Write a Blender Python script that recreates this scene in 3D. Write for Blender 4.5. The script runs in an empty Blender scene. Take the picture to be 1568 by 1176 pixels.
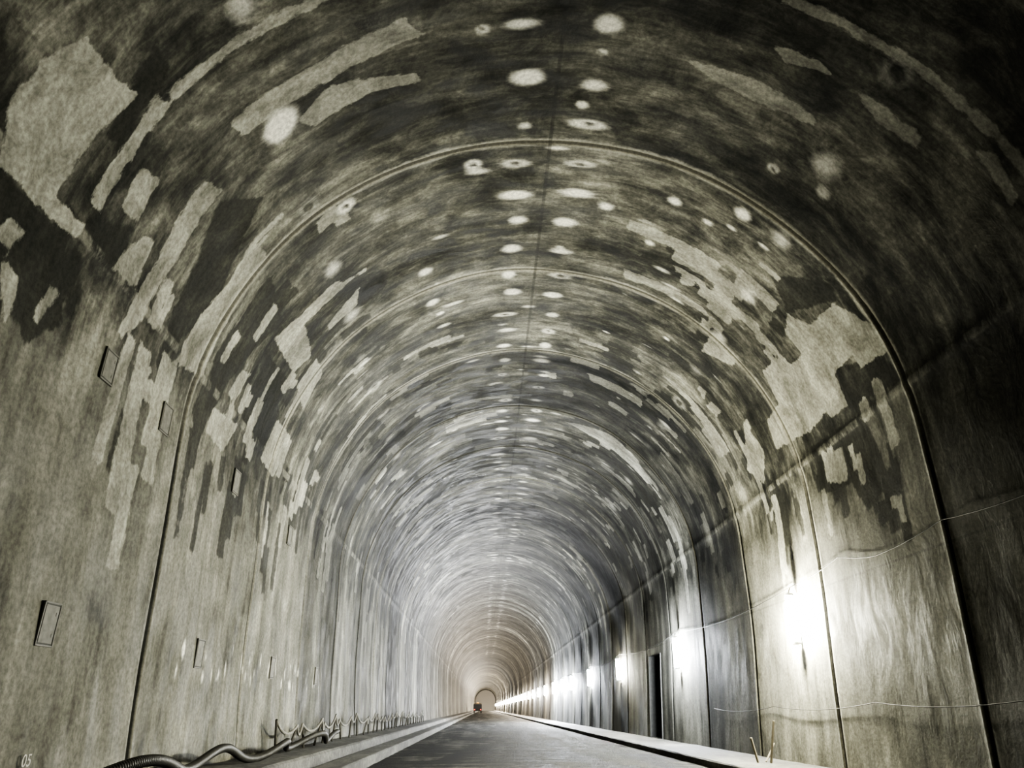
import bpy, bmesh, math, random
import numpy as np
from mathutils import Vector, Matrix
random.seed(7); rng=np.random.default_rng(7)
D=bpy.data; COL=bpy.context.scene.collection
try: bpy.context.scene.view_settings.look='AgX - High Contrast'
except Exception: pass

# ------------------------------------------------------------------ tunnel profile
RAD=6.15; ZC=5.59; QA=RAD*math.pi/2          # arch radius, springing height, quarter arc
SMAX=QA+ZC-0.02
def prof(s):
    a=np.abs(s); sg=np.sign(s)
    th=np.minimum(a,QA)/RAD
    x=RAD*np.sin(th); z=ZC+RAD*np.cos(th)
    low=a>QA
    dz=np.where(low,a-QA,0)
    x=np.where(low,RAD-.007*dz*dz,x); z=np.where(low,ZC-dz,z)
    return x*sg,z
def relief(s,y): return .02*np.sin(s*1.3+y*.4)*np.sin(y*.9+s*.21)
def surf(s,y,off=0.0):
    x,z=prof(np.array([float(s)])); x=float(x[0]); z=float(z[0])
    if abs(s)<QA: n=Vector((-x,0,-(z-ZC))).normalized()
    else: n=Vector((-1 if x>0 else 1,0,0))
    return Vector((x,y,z))+n*off

# ------------------------------------------------------------------ helpers
def newmat(name):
    m=D.materials.new(name); m.use_nodes=True
    nt=m.node_tree; b=nt.nodes['Principled BSDF']
    return m,nt,b
class G:
    def __init__(s,nt): s.nt=nt
    def link(s,a,b): s.nt.links.new(a,b)
    def val(s,inp,v):
        if isinstance(v,(int,float)): inp.default_value=v
        elif isinstance(v,tuple): inp.default_value=v if len(v)==len(inp.default_value) else (*v,1)
        else: s.link(v,inp)
    def math(s,op,a,b=0.0,c=None,clamp=False):
        n=s.nt.nodes.new('ShaderNodeMath'); n.operation=op; n.use_clamp=clamp
        s.val(n.inputs[0],a); s.val(n.inputs[1],b)
        if c is not None: s.val(n.inputs[2],c)
        return n.outputs[0]
    def smooth(s,v,lo,hi,a=0.0,b=1.0):
        n=s.nt.nodes.new('ShaderNodeMapRange'); n.interpolation_type='SMOOTHSTEP'
        s.val(n.inputs[0],v); s.val(n.inputs[1],lo); s.val(n.inputs[2],hi); s.val(n.inputs[3],a); s.val(n.inputs[4],b)
        return n.outputs[0]
    def noise(s,vec,scale,detail=4,rough=.55,dist=0.0,sc=1.0):
        mp=s.nt.nodes.new('ShaderNodeMapping'); s.link(vec,mp.inputs[0]); mp.inputs['Scale'].default_value=scale
        mp.inputs['Location'].default_value=(random.uniform(0,50),random.uniform(0,50),0)
        n=s.nt.nodes.new('ShaderNodeTexNoise'); s.link(mp.outputs[0],n.inputs['Vector'])
        n.inputs['Scale'].default_value=sc; n.inputs['Detail'].default_value=detail; n.inputs['Roughness'].default_value=rough
        n.inputs['Distortion'].default_value=dist
        return n.outputs[0]
    def mix(s,f,a,b,mode='MIX'):
        n=s.nt.nodes.new('ShaderNodeMix'); n.data_type='RGBA'; n.blend_type=mode
        s.val(n.inputs[0],f); s.val(n.inputs[6],a); s.val(n.inputs[7],b)
        return n.outputs[2]
    def ramp(s,f,stops):
        n=s.nt.nodes.new('ShaderNodeValToRGB'); e=n.color_ramp.elements
        while len(e)<len(stops): e.new(.5)
        for i,(p,c) in enumerate(stops): e[i].position=p; e[i].color=(*c,1)
        s.link(f,n.inputs[0]); return n.outputs[0]
    def attr(s,name):
        n=s.nt.nodes.new('ShaderNodeAttribute'); n.attribute_name=name; return n
    def bump(s,h,strength,dist,bsdf):
        n=s.nt.nodes.new('ShaderNodeBump'); n.inputs['Strength'].default_value=strength; n.inputs['Distance'].default_value=dist
        s.link(h,n.inputs['Height']); s.link(n.outputs[0],bsdf.inputs['Normal'])
def simple(name,col,rough=.6,metal=0,var=.25,sc=12):
    m,nt,b=newmat(name); g=G(nt)
    tc=nt.nodes.new('ShaderNodeTexCoord')
    n=g.noise(tc.outputs['Object'],(1,1,1),4,.6,0,sc)
    lo=tuple(c*(1-var) for c in col); hi=tuple(min(1,c*(1+var)) for c in col)
    g.link(g.ramp(n,[(.3,lo),(.7,hi)]),b.inputs['Base Color'])
    b.inputs['Roughness'].default_value=rough; b.inputs['Metallic'].default_value=metal
    return m
def emis(name,col,st):
    m,nt,b=newmat(name); b.inputs['Base Color'].default_value=(*col,1)
    b.inputs['Emission Color'].default_value=(*col,1); b.inputs['Emission Strength'].default_value=st
    return m
def obj_from_bm(name,bm,mats,loc=(0,0,0),smooth=False):
    me=D.meshes.new(name); bm.to_mesh(me); bm.free()
    for m in mats: me.materials.append(m)
    if smooth:
        for p in me.polygons: p.use_smooth=True
    o=D.objects.new(name,me); o.location=loc; COL.objects.link(o); return o
def box(bm,c,d,mi=0,rot=None,bev=0):
    r=bmesh.ops.create_cube(bm,size=1)
    M=Matrix.Translation(c)@(rot.to_4x4() if rot else Matrix())@Matrix.Diagonal((*d,1))
    bmesh.ops.transform(bm,matrix=M,verts=r['verts'])
    fs=set(f for v in r['verts'] for f in v.link_faces)
    for f in fs: f.material_index=mi
    if bev:
        es=set(e for f in fs for e in f.edges)
        rr=bmesh.ops.bevel(bm,geom=list(es),offset=bev,segments=2,affect='EDGES',profile=.5)
        for f in rr['faces']: f.material_index=mi
def cyl(bm,a,b,r1,r2=None,mi=0,seg=12):
    a=Vector(a); b=Vector(b); d=b-a
    r=bmesh.ops.create_cone(bm,cap_ends=True,segments=seg,radius1=r1,radius2=r1 if r2 is None else r2,depth=d.length)
    M=Matrix.Translation((a+b)/2)@d.to_track_quat('Z','Y').to_matrix().to_4x4()
    bmesh.ops.transform(bm,matrix=M,verts=r['verts'])
    for f in set(f for v in r['verts'] for f in v.link_faces): f.material_index=mi
def tube(bm,pts,rad,seg=8,mi=0):
    pts=[Vector(p) for p in pts]; n=len(pts); rings=[]
    for i,p in enumerate(pts):
        t=(pts[min(i+1,n-1)]-pts[max(i-1,0)]).normalized()
        up=Vector((0,0,1)) if abs(t.z)<.95 else Vector((1,0,0))
        u=t.cross(up).normalized(); v=u.cross(t)
        r=rad(i) if callable(rad) else rad
        rings.append([bm.verts.new(p+(u*math.cos(k*2*math.pi/seg)+v*math.sin(k*2*math.pi/seg))*r) for k in range(seg)])
    for a,b in zip(rings,rings[1:]):
        for k in range(seg):
            f=bm.faces.new((a[k],a[(k+1)%seg],b[(k+1)%seg],b[k])); f.material_index=mi; f.smooth=True
    bm.faces.new(rings[0][::-1]); bm.faces.new(rings[-1])

# ------------------------------------------------------------------ lining grid + patch fields
YEND=480.0
ys=[-8.0]
while ys[-1]<3: ys.append(ys[-1]+.5)
ys[-1]=3.0
while ys[-1]<YEND: ys.append(ys[-1]+max(.06,ys[-1]*.0034))
ys[-1]=YEND
RL=4.6; rings_y=[11.0+RL*k for k in range(0,110) if 11.0+RL*k<YEND]
ys=np.array(ys)
for r in rings_y:      # snap rows to the construction joints so the grooves are crisp
    i=int(np.argmin(np.abs(ys-r))); ys[i]=r
ys=np.sort(ys)
ss=np.linspace(-SMAX,SMAX,380)
S,Y=np.meshgrid(ss,ys)
pale=np.full(S.shape,-.3); wet=np.full(S.shape,-.3); spot=np.zeros(S.shape)
def sub(s0,s1,y0,y1):
    i0,i1=np.searchsorted(ys,[y0,y1]); j0,j1=np.searchsorted(ss,[s0,s1]); return slice(max(0,i0-1),i1+1),slice(max(0,j0-1),j1+1)
def rect(F,s0,s1,y0,y1,m=.3,skew=0):
    sl=sub(s0-m,s1+m,y0-m-abs(skew),y1+m+abs(skew)); a=S[sl]; b=Y[sl]
    yc=(y0+y1)/2+skew*(a-(s0+s1)/2)/max(.1,(s1-s0))
    d=np.minimum((y1-y0)/2-np.abs(b-yc),(s1-s0)/2-np.abs(a-(s0+s1)/2))
    F[sl]=np.maximum(F[sl],np.clip(d,-.3,.3))
def poly(F,P,m=.3):
    P=np.array(P); sl=sub(P[:,0].min()-m,P[:,0].max()+m,P[:,1].min()-m,P[:,1].max()+m)
    a=S[sl]; b=Y[sl]; d=np.full(a.shape,9.); ins=np.zeros(a.shape,bool)
    n=len(P)
    for i in range(n):
        x0,y0=P[i]; x1,y1=P[(i+1)%n]
        ex,ey=x1-x0,y1-y0; t=np.clip(((a-x0)*ex+(b-y0)*ey)/(ex*ex+ey*ey+1e-9),0,1)
        d=np.minimum(d,np.hypot(a-x0-t*ex,b-y0-t*ey))
        if y0!=y1:
            c=((y0>b)!=(y1>b))&(a<(x1-x0)*(b-y0)/(y1-y0)+x0); ins^=c
    d=np.where(ins,d,-d); F[sl]=np.maximum(F[sl],np.clip(d,-.3,.3))
def blob(s,y,rs,ry,k=1.0,ring=False):
    sl=sub(s-3*rs,s+3*rs,y-3*ry,y+3*ry); q=((S[sl]-s)/rs)**2+((Y[sl]-y)/ry)**2
    v=k*np.exp(-q)
    if ring: v=v-1.1*k*np.exp(-q*9)
    spot[sl]=np.clip(spot[sl]+v,-.6,1.4)
PALE=[
[(-7.19,5.65),(-7.16,6.11),(-6.99,6.64),(-7.71,6.56),(-8.75,6.51),(-8.79,5.8),(-8.86,5.64),(-8.36,5.47),(-7.76,5.49)],
[(-6.74,6.85),(-6.61,7.12),(-8.39,7.24),(-8.42,7.02),(-8.14,6.99),(-7.35,6.96)],
[(-7.48,7.41),(-7.34,7.82),(-8.08,7.9),(-8.04,7.48)],
[(-6.73,8.45),(-6.51,8.9),(-7.84,9.06),(-8.96,8.92),(-9.44,8.62),(-9.36,8.49),(-8.12,8.68)],
[(-8.08,8.12),(-7.97,8.41),(-8.69,8.5),(-8.81,7.84)],
[(-6.4,10.3),(-6.3,11.0),(-8.8,11.2),(-9.0,10.2),(-8.2,10.3),(-7.2,10.5)],
[(-6.3,13.2),(-6.2,13.8),(-6.4,14.8),(-7.0,14.6),(-7.0,13.5),(-7.0,13.0)],
[(-6.3,15.1),(-6.3,15.9),(-7.3,16.2),(-7.1,15.1)],
[(-8.0,12.5),(-7.9,12.9),(-8.6,12.7),(-8.6,12.3)],
[(-9.0,12.0),(-8.9,13.2),(-9.6,12.8),(-9.5,11.9)],
[(-8.0,15.1),(-8.0,16.2),(-9.1,16.0),(-9.0,14.9)],
[(-5.9,8.0),(-4.3,8.0),(-2.7,7.8),(-2.4,8.2),(-4.2,8.4),(-5.8,8.4)],
[(-4.8,8.8),(-4.2,8.5),(-3.4,8.7),(-2.6,8.9),(-2.5,9.1),(-3.5,9.0),(-4.6,9.1)],
[(-8.9,5.6),(-8.8,5.8),(-8.7,7.1),(-8.9,7.1),(-9.0,6.4),(-9.0,5.7)],
[(-5.7,14.4),(-4.6,14.0),(-4.8,14.6),(-5.7,14.6)],
[(-9.8,6.2),(-9.8,6.5),(-10.3,6.6),(-10.4,6.5)],
[(-9.6,7.0),(-9.6,7.2),(-10.1,7.0),(-10.1,6.9)],
[(2.2,8.6),(3.3,8.5),(4.5,8.6),(4.6,8.8),(3.4,8.9),(2.5,8.8)],
[(3.4,7.8),(4.1,7.7),(4.4,7.8),(3.7,8.0)],
[(4.8,7.8),(5.3,7.8),(6.1,7.8),(6.1,8.0),(5.4,8.1)],
[(6.8,7.4),(7.0,7.2),(7.7,7.3),(7.7,7.5)],
[(6.1,12.9),(6.6,12.6),(6.7,11.6),(7.6,11.1),(8.1,11.1),(8.0,12.0),(7.7,12.0),(7.7,12.8),(8.4,12.9),(8.4,13.6),(8.2,13.7),(8.3,14.6),(8.1,16.4),(7.4,16.2),(7.3,15.3),(6.5,15.1),(6.5,14.3),(6.9,13.9),(6.9,13.4),(6.3,13.4)],
[(4.7,14.1),(5.8,13.9),(5.9,14.2),(5.1,14.3)],
[(3.3,14.0),(4.2,14.0),(4.2,14.2),(3.4,14.2)],
[(2.2,14.9),(4.5,14.9),(4.6,15.1),(2.3,15.3)],
[(4.9,15.5),(5.8,15.5),(5.8,16.0),(4.9,16.5)],
[(7.0,17.3),(7.9,17.0),(8.6,17.7),(8.0,18.4)],
[(1.8,25.7),(3.8,25.0),(6.0,25.8),(5.8,26.3),(2.8,26.1)],
[(8.8,14.5),(9.2,13.7),(9.7,13.9),(9.5,14.6)],
[(2.1,21.1),(4.1,21.0),(4.2,21.5),(2.3,21.6)]]
WET=[
[(7.6,12.7),(8.1,11.3),(8.7,11.0),(8.5,12.9)],
[(5.3,12.4),(6.4,11.3),(6.7,11.5),(6.1,12.9)],
[(-6.6,9.0),(-5.9,9.7),(-7.8,10.7),(-9.3,9.7),(-7.6,9.5)],
[(-8.6,7.1),(-8.1,7.9),(-8.8,8.1),(-8.9,7.6)],
[(-7.7,6.7),(-6.4,6.3),(-6.4,6.75),(-7.6,6.95)],
[(-6.4,11.4),(-8.0,11.5),(-9.4,11.2),(-9.9,11.7),(-8.4,12.2),(-6.6,12.9)],
[(-7.3,13.2),(-8.8,13.2),(-9.0,14.6),(-7.2,14.8)],
[(8.7,12.6),(10.2,12.2),(10.5,13.2),(9.8,13.6),(9.7,14.9),(8.6,14.9)],
[(-9.0,5.0),(-9.0,7.0),(-9.9,7.4),(-10.4,6.9),(-9.7,6.0),(-10.2,5.2)]]
for p in PALE: poly(pale,p)
for p in WET: poly(wet,p)
def strips(side,y0,y1,n,sl,sh,pw=.62,wmin=.10,wmax=.42):
    for _ in range(n):
        y=random.uniform(y0,y1); s=random.uniform(sl,sh); L=random.choice([.4,.6,.9,1.3,2.0])*random.uniform(.7,1.2); w=random.uniform(wmin,wmax)
        F=pale if random.random()<pw else wet
        rect(F,side*s-L/2,side*s+L/2,y,y+w,skew=random.uniform(-.12,.12))
        if random.random()<.5:      # stepped neighbour, as left by the formwork panels
            L2=L*random.uniform(.4,.8); o=random.uniform(-.5,.5)*L
            rect(F,side*s+o-L2/2,side*s+o+L2/2,y+w*.9,y+w*random.uniform(1.5,2.2))
strips(-1,16.5,60,210,5.2,10.4,.45); strips(1,16.5,60,220,4.0,10.4,.38)
strips(-1,60,160,220,4.5,10.0,.5); strips(1,60,160,220,4.0,9.8,.5)
strips(-1,9,17,26,8.2,10.8,.45); strips(1,11.5,18,26,8.4,10.8,.3)
strips(-1,5,11,10,9.0,10.4,.4,.1,.3)
strips(1,18,70,180,.8,6,.35,.10,.45); strips(-1,18,70,180,.8,6,.35,.10,.45)
strips(1,24,80,60,0,9,.2,.3,.9); strips(-1,24,80,60,0,9,.2,.3,.9)
strips(-1,10,16.5,16,4.2,8.2,.35)
strips(1,12,17,16,2.4,6.5,.45)
rect(pale,3.2,7.6,6.94,7.10); rect(pale,-6.6,-3.4,6.94,7.10)
# grout spots : two rows at the crown, one row on each haunch
y=5.2
while y<170:
    for s in (-.65,.62):
        if random.random()<.96:
            k=random.uniform(.8,1.35); blob(s+random.uniform(-.1,.1),y+random.uniform(-.12,.12),random.uniform(.16,.4),random.uniform(.11,.19),k,random.random()<.25)
    y+=1.05
y=6.6
while y<110:
    kk_=random.uniform(.6,.9) if y<12 else random.uniform(.3,.75)
    blob(-5.1+random.uniform(-.1,.1),y,.32,.3,kk_,random.random()<.3)
    blob(5.15+random.uniform(-.1,.1),y+.65,.32,.3,kk_,random.random()<.3)
    y+=2.05
for s,y,r in [(-1.4,8.3,.12),(-1.6,11.5,.2),(1.4,12.8,.18),(2.8,12.0,.17),(5.3,9.8,.14),(4.3,10.0,.13),(4.2,11.4,.2),(2.6,13.6,.12),(-2.9,14.8,.2),(-2.8,16.3,.2),(-4.4,11.3,.22),(-5.2,8.7,.25),(.7,8.8,.1),(.5,10.0,.12)]:
    blob(s,y,r,r*.8,1.1,random.random()<.5)
for _ in range(380):
    y=random.uniform(11,90); s=random.uniform(-6,6); blob(s,y,random.uniform(.1,.35),random.uniform(.05,.1),random.uniform(.4,1.0))
for _ in range(60):
    y=random.uniform(12,24); s=random.uniform(-13.5,-12.9); blob(s,y,random.uniform(.08,.2),.05,random.uniform(.5,.9))
# segment tones (each cast ring dried differently) + formwork strip tones, then darker near parts
tone=np.ones(S.shape); edges=[-9]+rings_y+[YEND+1]
for i in range(len(edges)-1):
    t=1.0 if i<2 else (random.uniform(.7,1.15) if i<7 else random.choice([random.uniform(.25,.55),random.uniform(.9,1.5)]))
    tone=np.where((Y>=edges[i])&(Y<edges[i+1]),t,tone)
t1=rng.uniform(.2,1.4,2000); t2=rng.uniform(.35,1.4,700); t3=rng.uniform(.55,1.25,120)
w1=np.interp(ys,np.arange(2000)*.45,t1); w2=np.interp(ys,np.arange(700)*1.3,t2); w3=np.interp(ys,np.arange(120)*7.,t3)
w2b=np.interp(ys,np.arange(700)*1.3,rng.uniform(.35,1.4,700))
ph=.5+.5*np.sin(S*.45+Y*.13)
band=(w1[:,None]*(w2[:,None]*ph+w2b[:,None]*(1-ph)))*w3[:,None]**.5
kk=np.clip((Y-12)/12,0,1)
tone*=1*(1-kk)+band*kk
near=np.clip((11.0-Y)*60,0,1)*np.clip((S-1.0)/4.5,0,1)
tone*=1-.52*near  # right side before the first joint darkened in the colour
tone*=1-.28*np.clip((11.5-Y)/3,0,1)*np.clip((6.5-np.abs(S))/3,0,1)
# relief
off=np.zeros(S.shape)
for r in rings_y:
    row=int(np.argmin(np.abs(ys-r))); off[row,:]-=.02+.025*np.clip((np.abs(ss)-7)/2,0,1)
    if row+1<len(ys): off[row+1,:]+=.012
off+=relief(S,Y)
off+=.018*np.exp(-((np.abs(S)-8.8)/.09)**2)
X,Z=prof(S)
low=np.abs(S)>=QA
nx=np.where(low,-np.sign(S),-X/RAD); nz=np.where(low,0,-(Z-ZC)/RAD)
VV=np.stack([X+nx*off,Y,Z+nz*off],-1)
NY0,NY1,NS=31.2,33.4,11.85
def lining(name,j0,j1,mat):
    c=slice(j0,j1+1); s_=S[:,c]; y_=Y[:,c]; V=VV[:,c].reshape(-1,3)
    R_,C_=s_.shape; idx=np.arange(R_*C_).reshape(R_,C_)
    q=np.stack([idx[:-1,:-1],idx[:-1,1:],idx[1:,1:],idx[1:,:-1]],-1)
    Sc=(s_[:-1,:-1]+s_[1:,1:])/2; Yc=(y_[:-1,:-1]+y_[1:,1:])/2
    q=q[~((Sc>NS)&(Yc>NY0)&(Yc<NY1))]
    me=D.meshes.new(name); n=len(q)
    me.vertices.add(len(V)); me.vertices.foreach_set('co',V.ravel().astype(np.float32))
    me.loops.add(n*4); me.loops.foreach_set('vertex_index',q.reshape(-1).astype(np.int32))
    me.polygons.add(n); me.polygons.foreach_set('loop_start',np.arange(0,n*4,4,dtype=np.int32)); me.polygons.foreach_set('loop_total',np.full(n,4,np.int32))
    me.update(calc_edges=True)
    me.polygons.foreach_set('use_smooth',np.ones(n,bool))
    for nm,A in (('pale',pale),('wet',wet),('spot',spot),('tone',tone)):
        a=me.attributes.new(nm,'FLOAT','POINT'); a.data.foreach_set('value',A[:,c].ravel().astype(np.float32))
    a=me.attributes.new('lining_co','FLOAT_VECTOR','POINT')
    a.data.foreach_set('vector',np.stack([s_,y_,np.zeros(s_.shape)],-1).reshape(-1).astype(np.float32))
    me.materials.append(mat)
    o=D.objects.new(name,me); COL.objects.link(o); return o

# ------------------------------------------------------------------ lining material
m,nt,b=newmat('cast_concrete_lining'); g=G(nt)
lc=g.attr('lining_co').outputs['Vector']
sx=nt.nodes.new('ShaderNodeSeparateXYZ'); g.link(lc,sx.inputs[0])
absS=g.math('ABSOLUTE',sx.outputs[0])
yy_=g.math('FLOORED_MODULO',g.math('SUBTRACT',sx.outputs[1],11.0-RL/2),RL)
jsd=g.math('SUBTRACT',yy_,RL/2)                       # signed distance to nearest construction joint
jfar=g.smooth(sx.outputs[1],8.5,9.0)
jd=g.math('ADD',g.math('ABSOLUTE',jsd),g.math('SUBTRACT',1.0,jfar))
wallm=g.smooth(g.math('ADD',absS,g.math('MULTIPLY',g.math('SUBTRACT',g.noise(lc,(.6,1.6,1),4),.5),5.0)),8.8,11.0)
nbig=g.noise(lc,(.22,.55,1),5,.6,.6)
nst=g.noise(lc,(.6,6.0,1),5,.62,.3)
nst2=g.noise(lc,(.8,2.4,1),6,.7,1.0)
nfine=g.noise(lc,(14,15,1),6,.7)
nvert=g.noise(lc,(.35,5.0,1),5,.6,.4)
nblotch=g.noise(lc,(1.1,1.5,1),8,.68,.5)
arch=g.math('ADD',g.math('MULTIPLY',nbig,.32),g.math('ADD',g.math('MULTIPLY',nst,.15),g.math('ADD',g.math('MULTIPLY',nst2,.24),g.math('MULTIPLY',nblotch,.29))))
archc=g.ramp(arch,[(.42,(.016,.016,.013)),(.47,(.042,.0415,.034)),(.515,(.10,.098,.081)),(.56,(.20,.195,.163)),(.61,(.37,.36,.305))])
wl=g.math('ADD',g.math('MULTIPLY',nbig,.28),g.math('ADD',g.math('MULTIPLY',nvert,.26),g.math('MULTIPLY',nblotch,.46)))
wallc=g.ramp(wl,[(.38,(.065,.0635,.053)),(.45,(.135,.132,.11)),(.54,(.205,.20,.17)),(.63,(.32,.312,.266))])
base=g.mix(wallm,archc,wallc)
edge=g.math('MULTIPLY',g.math('SUBTRACT',g.noise(lc,(3.2,6,1),5,.65),.5),.24)
wm=g.smooth(g.math('ADD',g.attr('wet').outputs['Fac'],edge),-.03,.03)
base=g.mix(g.math('MULTIPLY',wm,.8),base,(.022,.022,.018))
pm=g.smooth(g.math('ADD',g.attr('pale').outputs['Fac'],edge),-.02,.02)
palec=g.ramp(g.math('ADD',g.math('MULTIPLY',nst2,.4),g.math('MULTIPLY',nblotch,.6)),[(.38,(.15,.146,.12)),(.5,(.31,.303,.26)),(.62,(.50,.49,.42))])
base=g.mix(g.math('MULTIPLY',pm,.92),base,palec)
sp=g.math('ADD',g.attr('spot').outputs['Fac'],g.math('MULTIPLY',g.math('SUBTRACT',nst2,.5),.7))
spm=g.smooth(sp,.2,.95); base=g.mix(g.math('MULTIPLY',spm,.97),base,(.85,.83,.74))
spd=g.smooth(sp,-.15,-.4,0,1); base=g.mix(spd,base,(.03,.03,.025))
jm=g.smooth(g.math('ADD',jd,g.math('MULTIPLY',nst2,.35)),.32,.22)
jm=g.math('MULTIPLY',jm,g.math('SUBTRACT',1.0,g.math('MULTIPLY',wallm,.7))); base=g.mix(g.math('MULTIPLY',jm,.65),base,(.42,.405,.34))
jl=g.smooth(jd,.045,.02); base=g.mix(g.math('MULTIPLY',jl,g.math('MULTIPLY_ADD',wallm,.3,.65)),base,(.012,.012,.010))
seam=g.smooth(g.math('ABSOLUTE',g.math('ADD',sx.outputs[0],.02)),.05,.02); base=g.mix(g.math('MULTIPLY',seam,.5),base,(.02,.02,.018))
led=g.smooth(g.math('ABSOLUTE',g.math('SUBTRACT',absS,8.8)),.10,.05); base=g.mix(g.math('MULTIPLY',led,g.smooth(nst2,.42,.6,0,.5)),base,(.34,.33,.28))
l2=g.smooth(g.math('ABSOLUTE',g.math('SUBTRACT',sx.outputs[0],11.55)),.03,.012); base=g.mix(g.math('MULTIPLY',l2,.3),base,(.04,.04,.035))
tn=nt.nodes.new('ShaderNodeCombineColor')
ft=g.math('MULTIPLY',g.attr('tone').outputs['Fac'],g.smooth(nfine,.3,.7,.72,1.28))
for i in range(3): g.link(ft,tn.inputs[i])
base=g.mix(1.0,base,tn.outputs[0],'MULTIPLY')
g.link(base,b.inputs['Base Color'])
g.link(g.math('ADD',g.smooth(nst2,.38,.62,.6,.85),g.math('MULTIPLY',wallm,.1)),b.inputs['Roughness'])
b.inputs['Specular IOR Level'].default_value=.12
g.bump(g.math('ADD',g.math('MULTIPLY',nblotch,1.0),g.math('MULTIPLY',nfine,.3)),.4,.035,b)
jl_=int(np.argmin(np.abs(ss+8.8)))+3; jr_=int(np.argmin(np.abs(ss-8.8)))-3
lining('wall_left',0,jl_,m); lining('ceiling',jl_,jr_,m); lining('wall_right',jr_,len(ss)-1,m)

# ------------------------------------------------------------------ niche in the right wall
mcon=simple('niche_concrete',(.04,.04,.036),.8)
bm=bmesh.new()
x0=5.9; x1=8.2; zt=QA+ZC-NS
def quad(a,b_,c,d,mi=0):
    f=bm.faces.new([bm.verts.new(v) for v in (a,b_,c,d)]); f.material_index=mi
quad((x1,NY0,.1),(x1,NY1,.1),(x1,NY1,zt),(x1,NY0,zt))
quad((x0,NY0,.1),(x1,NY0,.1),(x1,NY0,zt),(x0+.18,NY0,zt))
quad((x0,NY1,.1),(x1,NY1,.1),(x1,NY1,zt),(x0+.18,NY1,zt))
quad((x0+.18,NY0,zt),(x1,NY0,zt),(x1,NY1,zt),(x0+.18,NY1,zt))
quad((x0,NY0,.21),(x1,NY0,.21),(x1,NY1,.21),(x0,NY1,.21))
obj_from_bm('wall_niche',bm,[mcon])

# ------------------------------------------------------------------ floor : carriageway, kerbs, walkways
m_road,nt,b=newmat('damp_road_surface'); g=G(nt)
tc=nt.nodes.new('ShaderNodeTexCoord').outputs['Object']
n1=g.noise(tc,(.9,.10,1),5,.6,.5); n2=g.noise(tc,(.4,1.8,1),6,.7); n3=g.noise(tc,(20,20,1),4,.7)
mx=g.math('ADD',g.math('MULTIPLY',n1,.45),g.math('MULTIPLY',n2,.55))
g.link(g.mix(g.smooth(n3,.4,.65,0,.6),g.ramp(mx,[(.42,(.010,.010,.009)),(.5,(.030,.029,.025)),(.57,(.15,.145,.125))]),(.013,.013,.011)),b.inputs['Base Color'])
g.link(g.smooth(mx,.42,.58,.7,.95),b.inputs['Roughness']); b.inputs['Specular IOR Level'].default_value=.10
g.bump(g.math('ADD',n3,g.math('MULTIPLY',n2,3)),1.0,.08,b)
m_walk,nt,b=newmat('walkway_concrete'); g=G(nt)
tc=nt.nodes.new('ShaderNodeTexCoord').outputs['Object']
n1=g.noise(tc,(.8,.3,1),6,.65); n2=g.noise(tc,(9,9,9),5,.7)
g.link(g.ramp(g.math('ADD',g.math('MULTIPLY',n1,.6),g.math('MULTIPLY',n2,.4)),[(.36,(.018,.017,.015)),(.5,(.055,.053,.045)),(.64,(.15,.145,.125))]),b.inputs['Base Color'])
b.inputs['Roughness'].default_value=.85; g.bump(n2,.6,.03,b)
def strip(name,prof2,mat):
    bm=bmesh.new(); yy=list(np.arange(-8,40,.5))+list(np.arange(40,YEND-1,5.0)); rows=[]
    for y in yy:
        rows.append([bm.verts.new((x+random.uniform(-.008,.008),y,z+random.uniform(-.006,.006))) for x,z in prof2])
    for a,c in zip(rows,rows[1:]):
        for k in range(len(prof2)-1): bm.faces.new((a[k],a[k+1],c[k+1],c[k]))
    return obj_from_bm(name,bm,[mat])
strip('floor',[(-4.05,0.0),(-2,.03),(0.1,.05),(2.2,.03),(4.35,0.0)],m_road)
strip('floor_walkway',[(-4.0,-.1),(-4.0,.2),(-4.03,.23),(-4.55,.24),(-4.57,.10),(-4.85,.10),(-4.87,.36),(-4.92,.40),(-5.98,.42)],m_walk)
strip('floor_walkway',[(4.3,-.1),(4.3,.14),(4.33,.17),(5.0,.18),(5.97,.19)],m_walk)
bm=bmesh.new(); vs=[bm.verts.new((float(prof(np.array([s]))[0][0]),YEND-.2,float(prof(np.array([s]))[1][0]))) for s in np.linspace(-SMAX,SMAX,60)]
bm.faces.new(vs); obj_from_bm('wall_far_end',bm,[simple('shotcrete',(.45,.43,.39),.9)])

# ------------------------------------------------------------------ lamps
m_house=simple('lamp_housing',(.25,.25,.25),.45,.6)
m_cool=emis('lamp_tube_cool',(.9,.95,1.0),1700)
m_warm=emis('lamp_tube_warm',(1.0,.98,.82),1700)
m_far=emis('lamp_tube_far',(1.0,.95,.85),400)
m_black=simple('black_rubber',(.02,.02,.02),.6)
def lampmesh(name,em):
    bm=bmesh.new()   # wall is on the +x side, opal lamp upright
    box(bm,(.115,0,0),(.02,.07,1.1),0,bev=.006)
    cyl(bm,(0,0,-.5),(0,0,.5),.085,mi=1,seg=20)
    for z in (-.54,.54): cyl(bm,(0,0,z-.03),(0,0,z+.03),.09,mi=0,seg=20)
    for z in (-.54,.54): box(bm,(.08,0,z),(.1,.05,.05),0,bev=.008)
    cyl(bm,(.0,0,.56),(.06,0,.70),.012,mi=2)
    me=D.meshes.new(name); bm.to_mesh(me); bm.free()
    for mm in (m_house,em,m_black): me.materials.append(mm)
    return me
lm_c=lampmesh('lamp_cool',m_cool); lm_w=lampmesh('lamp_warm',m_warm); lm_f=lampmesh('lamp_far',m_far)
lamps=[(17,'w',2900),(28,'c',1900),(40.5,'w',200),(52,'c',300),(62.6,'c',2500),(70,'c',8500),(79,'c',17000)]
y=90
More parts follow.
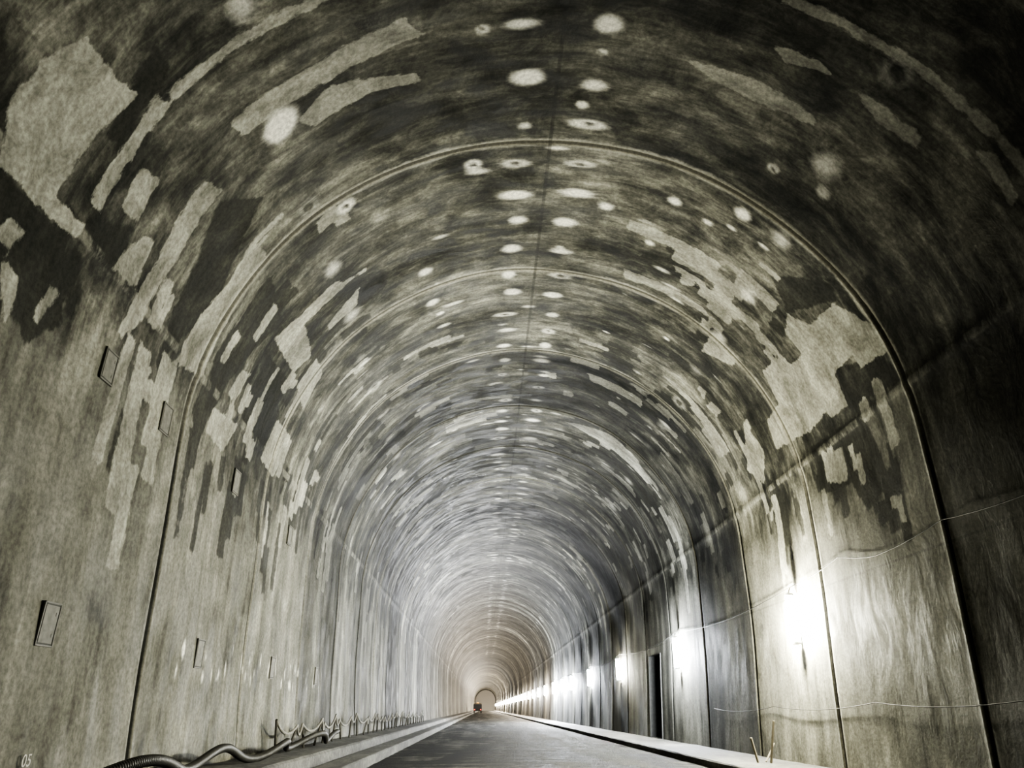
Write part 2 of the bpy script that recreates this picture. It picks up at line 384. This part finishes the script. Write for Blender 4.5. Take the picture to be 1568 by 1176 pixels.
while y<475:
    lamps.append((y,random.choice('cww'),random.uniform(2500,5000)*(1 if y<250 else 2.5))); y+=11 if y<250 else 16
lamp_s=12.05
for i,(y,k,p) in enumerate(lamps):
    P=surf(lamp_s,y,.18)
    o=D.objects.new('wall_work_lamp',lm_f if y>85 else (lm_w if k=='w' else lm_c)); o.location=P; COL.objects.link(o)
    if y>150:
        if i%2: continue
        p*=2
    L=D.lights.new('lamp_glow','POINT'); L.energy=p; L.shadow_soft_size=.1
    L.color=((1.0,.98,.78) if y<85 else (1.0,.87,.70)) if k=='w' else ((.90,.95,1.0) if y<85 else (1.0,.95,.88))
    lo=D.objects.new('lamp_glow',L); lo.parent=o; lo.location=(-.2,0,-.05); COL.objects.link(lo)

# ------------------------------------------------------------------ cables on the right wall
bm=bmesh.new()
def wallcable(pts,r=.012):
    out=[]
    for (s0,y0),(s1,y1) in zip(pts,pts[1:]):
        n_=max(4,int(abs(y1-y0)/.4)); sag=.02*abs(y1-y0)
        for i in range(n_):
            t=i/n_; out.append(surf(s0+(s1-s0)*t+sag*4*t*(1-t),y0+(y1-y0)*t,.05))
    out.append(surf(*pts[-1],.05)); tube(bm,out,r,6)
wallcable([(11.3,y) for y,_,_ in lamps[:14]],.012)
wallcable([(11.3,17),(11.1,14.6),(11.35,13.2),(11.2,11),(11.3,8),(11.1,3)],.008)
wallcable([(13.95,24),(13.9,19),(13.85,14),(13.85,10),(13.8,3)],.007)
obj_from_bm('lamp_supply_cable',bm,[simple('dull_cable',(.03,.029,.025),.8)])

# ------------------------------------------------------------------ inspection boxes on walls
m_box=simple('box_frame',(.15,.145,.12),.7); m_boxd=simple('box_lid',(.17,.165,.14),.8); m_gap=simple('box_gap',(.05,.05,.04),.8)
def ibox(s,y,w,h):
    bm=bmesh.new(); t=.02
    for yy in (-w/2,w/2): box(bm,(0,yy,0),(.024,t,h+t),0,bev=.005)
    for zz in (-h/2,h/2): box(bm,(0,0,zz),(.024,w+t,t),0,bev=.005)
    box(bm,(0,0,0),(.010,w-.01,h-.01),2); box(bm,(0,0,0),(.020,w-.05,h-.05),1,bev=.004)
    for v in (-.1,.1): box(bm,(0,w*.3,v*h*2.5),(.028,.02,.04),0)
    o=obj_from_bm('inspection_box',bm,[m_box,m_boxd,m_gap]); o.location=surf(s,y,float(relief(s,y))+.014)
    if abs(s)<QA: o.rotation_euler=(0,(math.pi/2-abs(s)/RAD)*(1 if s<0 else -1),0)
for s,y,w,h in [(-13.1,8.45,.32,.45),(-13.1,13.1,.32,.45),(-9.9,8.5,.3,.42),(-9.9,10.35,.32,.45),(-9.9,13.7,.34,.45),(-13.1,17.7,.32,.45),(-13.1,22.3,.32,.45),(-10,18,.34,.45)]: ibox(s,y,w,h)

# ------------------------------------------------------------------ stencilled mark on the left wall
fc=D.curves.new('wall_marking','FONT'); fc.body='05'; fc.size=.17; fc.extrude=.002
fo=D.objects.new('wall_marking',fc); COL.objects.link(fo); fc.materials.append(simple('marking_paint',(.5,.48,.43),.7))
fo.location=surf(-14.5,8.45,.04); fo.rotation_euler=(math.pi/2,0,math.pi/2)

# ------------------------------------------------------------------ corrugated hose along left wall
bm=bmesh.new(); pts=[]
N=1500
for i in range(N):
    y=9+i*(14.0/N)
    w=math.sin((y-9.0)*1.9)
    pts.append((-5.36+.12*math.sin(y*1.3)+.08*w,y,.60+.11*w+.03*math.sin(y*.7)))
tube(bm,pts,lambda i:.062+(.007 if (i//2)%2 else -.004),10)
obj_from_bm('corrugated_hose',bm,[simple('hose_plastic',(.05,.048,.042),.55)])
# ------------------------------------------------------------------ rope barrier of leaning stakes
bm=bmesh.new(); tops=[]
y=17.5; k=0
while y<60:
    h=random.uniform(.5,.75); lean=.55 if k%2 else -.45
    a=Vector((-5.68+random.uniform(-.04,.04),y,.425)); t=a+Vector((random.uniform(-.05,.1),lean*h,h))
    cyl(bm,a,t,.03,.025,0,8); tops.append(t); y+=random.uniform(1.1,1.7); k+=1
rp=[]
for p,q_ in zip(tops,tops[1:]):
    for i in range(10):
        u=i/10; v=p.lerp(q_,u); v.z-=.9*u*(1-u); rp.append(v)
tube(bm,rp,.03,6,1)
obj_from_bm('rope_barrier',bm,[simple('stake_wood',(.08,.075,.06),.8),simple('rope_fibre',(.26,.25,.22),.9)])
# ------------------------------------------------------------------ timber stakes at right wall
bm=bmesh.new()
for a,t,r in [((5.2,17.6,.2),(5.35,17.5,1.05),.035),((4.98,17.8,.2),(4.85,17.7,.7),.03),((5.2,17.9,.21),(5.7,18.6,.55),.02)]:
    a=Vector(a);t=Vector(t); d=(t-a)
    box(bm,(a+t)/2,(r*1.6,r*1.2,d.length),0,rot=d.to_track_quat('Z','Y').to_matrix(),bev=.004)
obj_from_bm('timber_stakes',bm,[simple('rough_timber',(.12,.105,.075),.8,sc=6)])

# ------------------------------------------------------------------ site truck far down the carriageway
bm=bmesh.new()
box(bm,(0,0,.75),(2.2,6.5,.25),1)
box(bm,(0,2.6,1.75),(2.3,1.7,2.0),0,bev=.12); box(bm,(0,3.42,2.1),(2.0,.06,.8),2)
box(bm,(0,-1.0,1.7),(2.4,4.6,1.5),3,bev=.06)
for i in range(6): box(bm,(0,-3.1+i*.85,1.7),(2.48,.08,1.5),3)
for yv in (2.4,-1.2,-2.5):
    for xv in (-1.02,1.02): cyl(bm,(xv-.16,yv,.5),(xv+.16,yv,.5),.5,mi=1,seg=20); cyl(bm,(xv-.17,yv,.5),(xv+.17,yv,.5),.22,mi=4,seg=12)
for xv in (-.9,.9): box(bm,(xv,-3.34,1.0),(.3,.06,.16),5)
box(bm,(0,2.4,2.85),(.5,.2,.16),6)
obj_from_bm('dump_truck',bm,[simple('cab_paint',(.1,.08,.05),.4),m_black,simple('windscreen',(.03,.04,.05),.1),simple('truck_bed',(.04,.04,.04),.6),m_house,emis('tail_light',(1,.1,.05),3),emis('beacon',(1,.45,.05),3)],(-2.9,235,.03))

# ------------------------------------------------------------------ world, camera
w=D.worlds.new('world'); bpy.context.scene.world=w; w.use_nodes=True
w.node_tree.nodes['Background'].inputs[0].default_value=(.8,.8,.75,1); w.node_tree.nodes['Background'].inputs[1].default_value=.4
cd=D.cameras.new('camera'); cam=D.objects.new('camera',cd); COL.objects.link(cam)
cd.sensor_width=36; cd.lens=36*1087/1568; cd.clip_end=1000; cd.clip_start=.05
cam.location=(-1.2,0,1.3); cam.rotation_euler=(math.radians(90+24.57),0,math.radians(-2.1))
bpy.context.scene.camera=cam
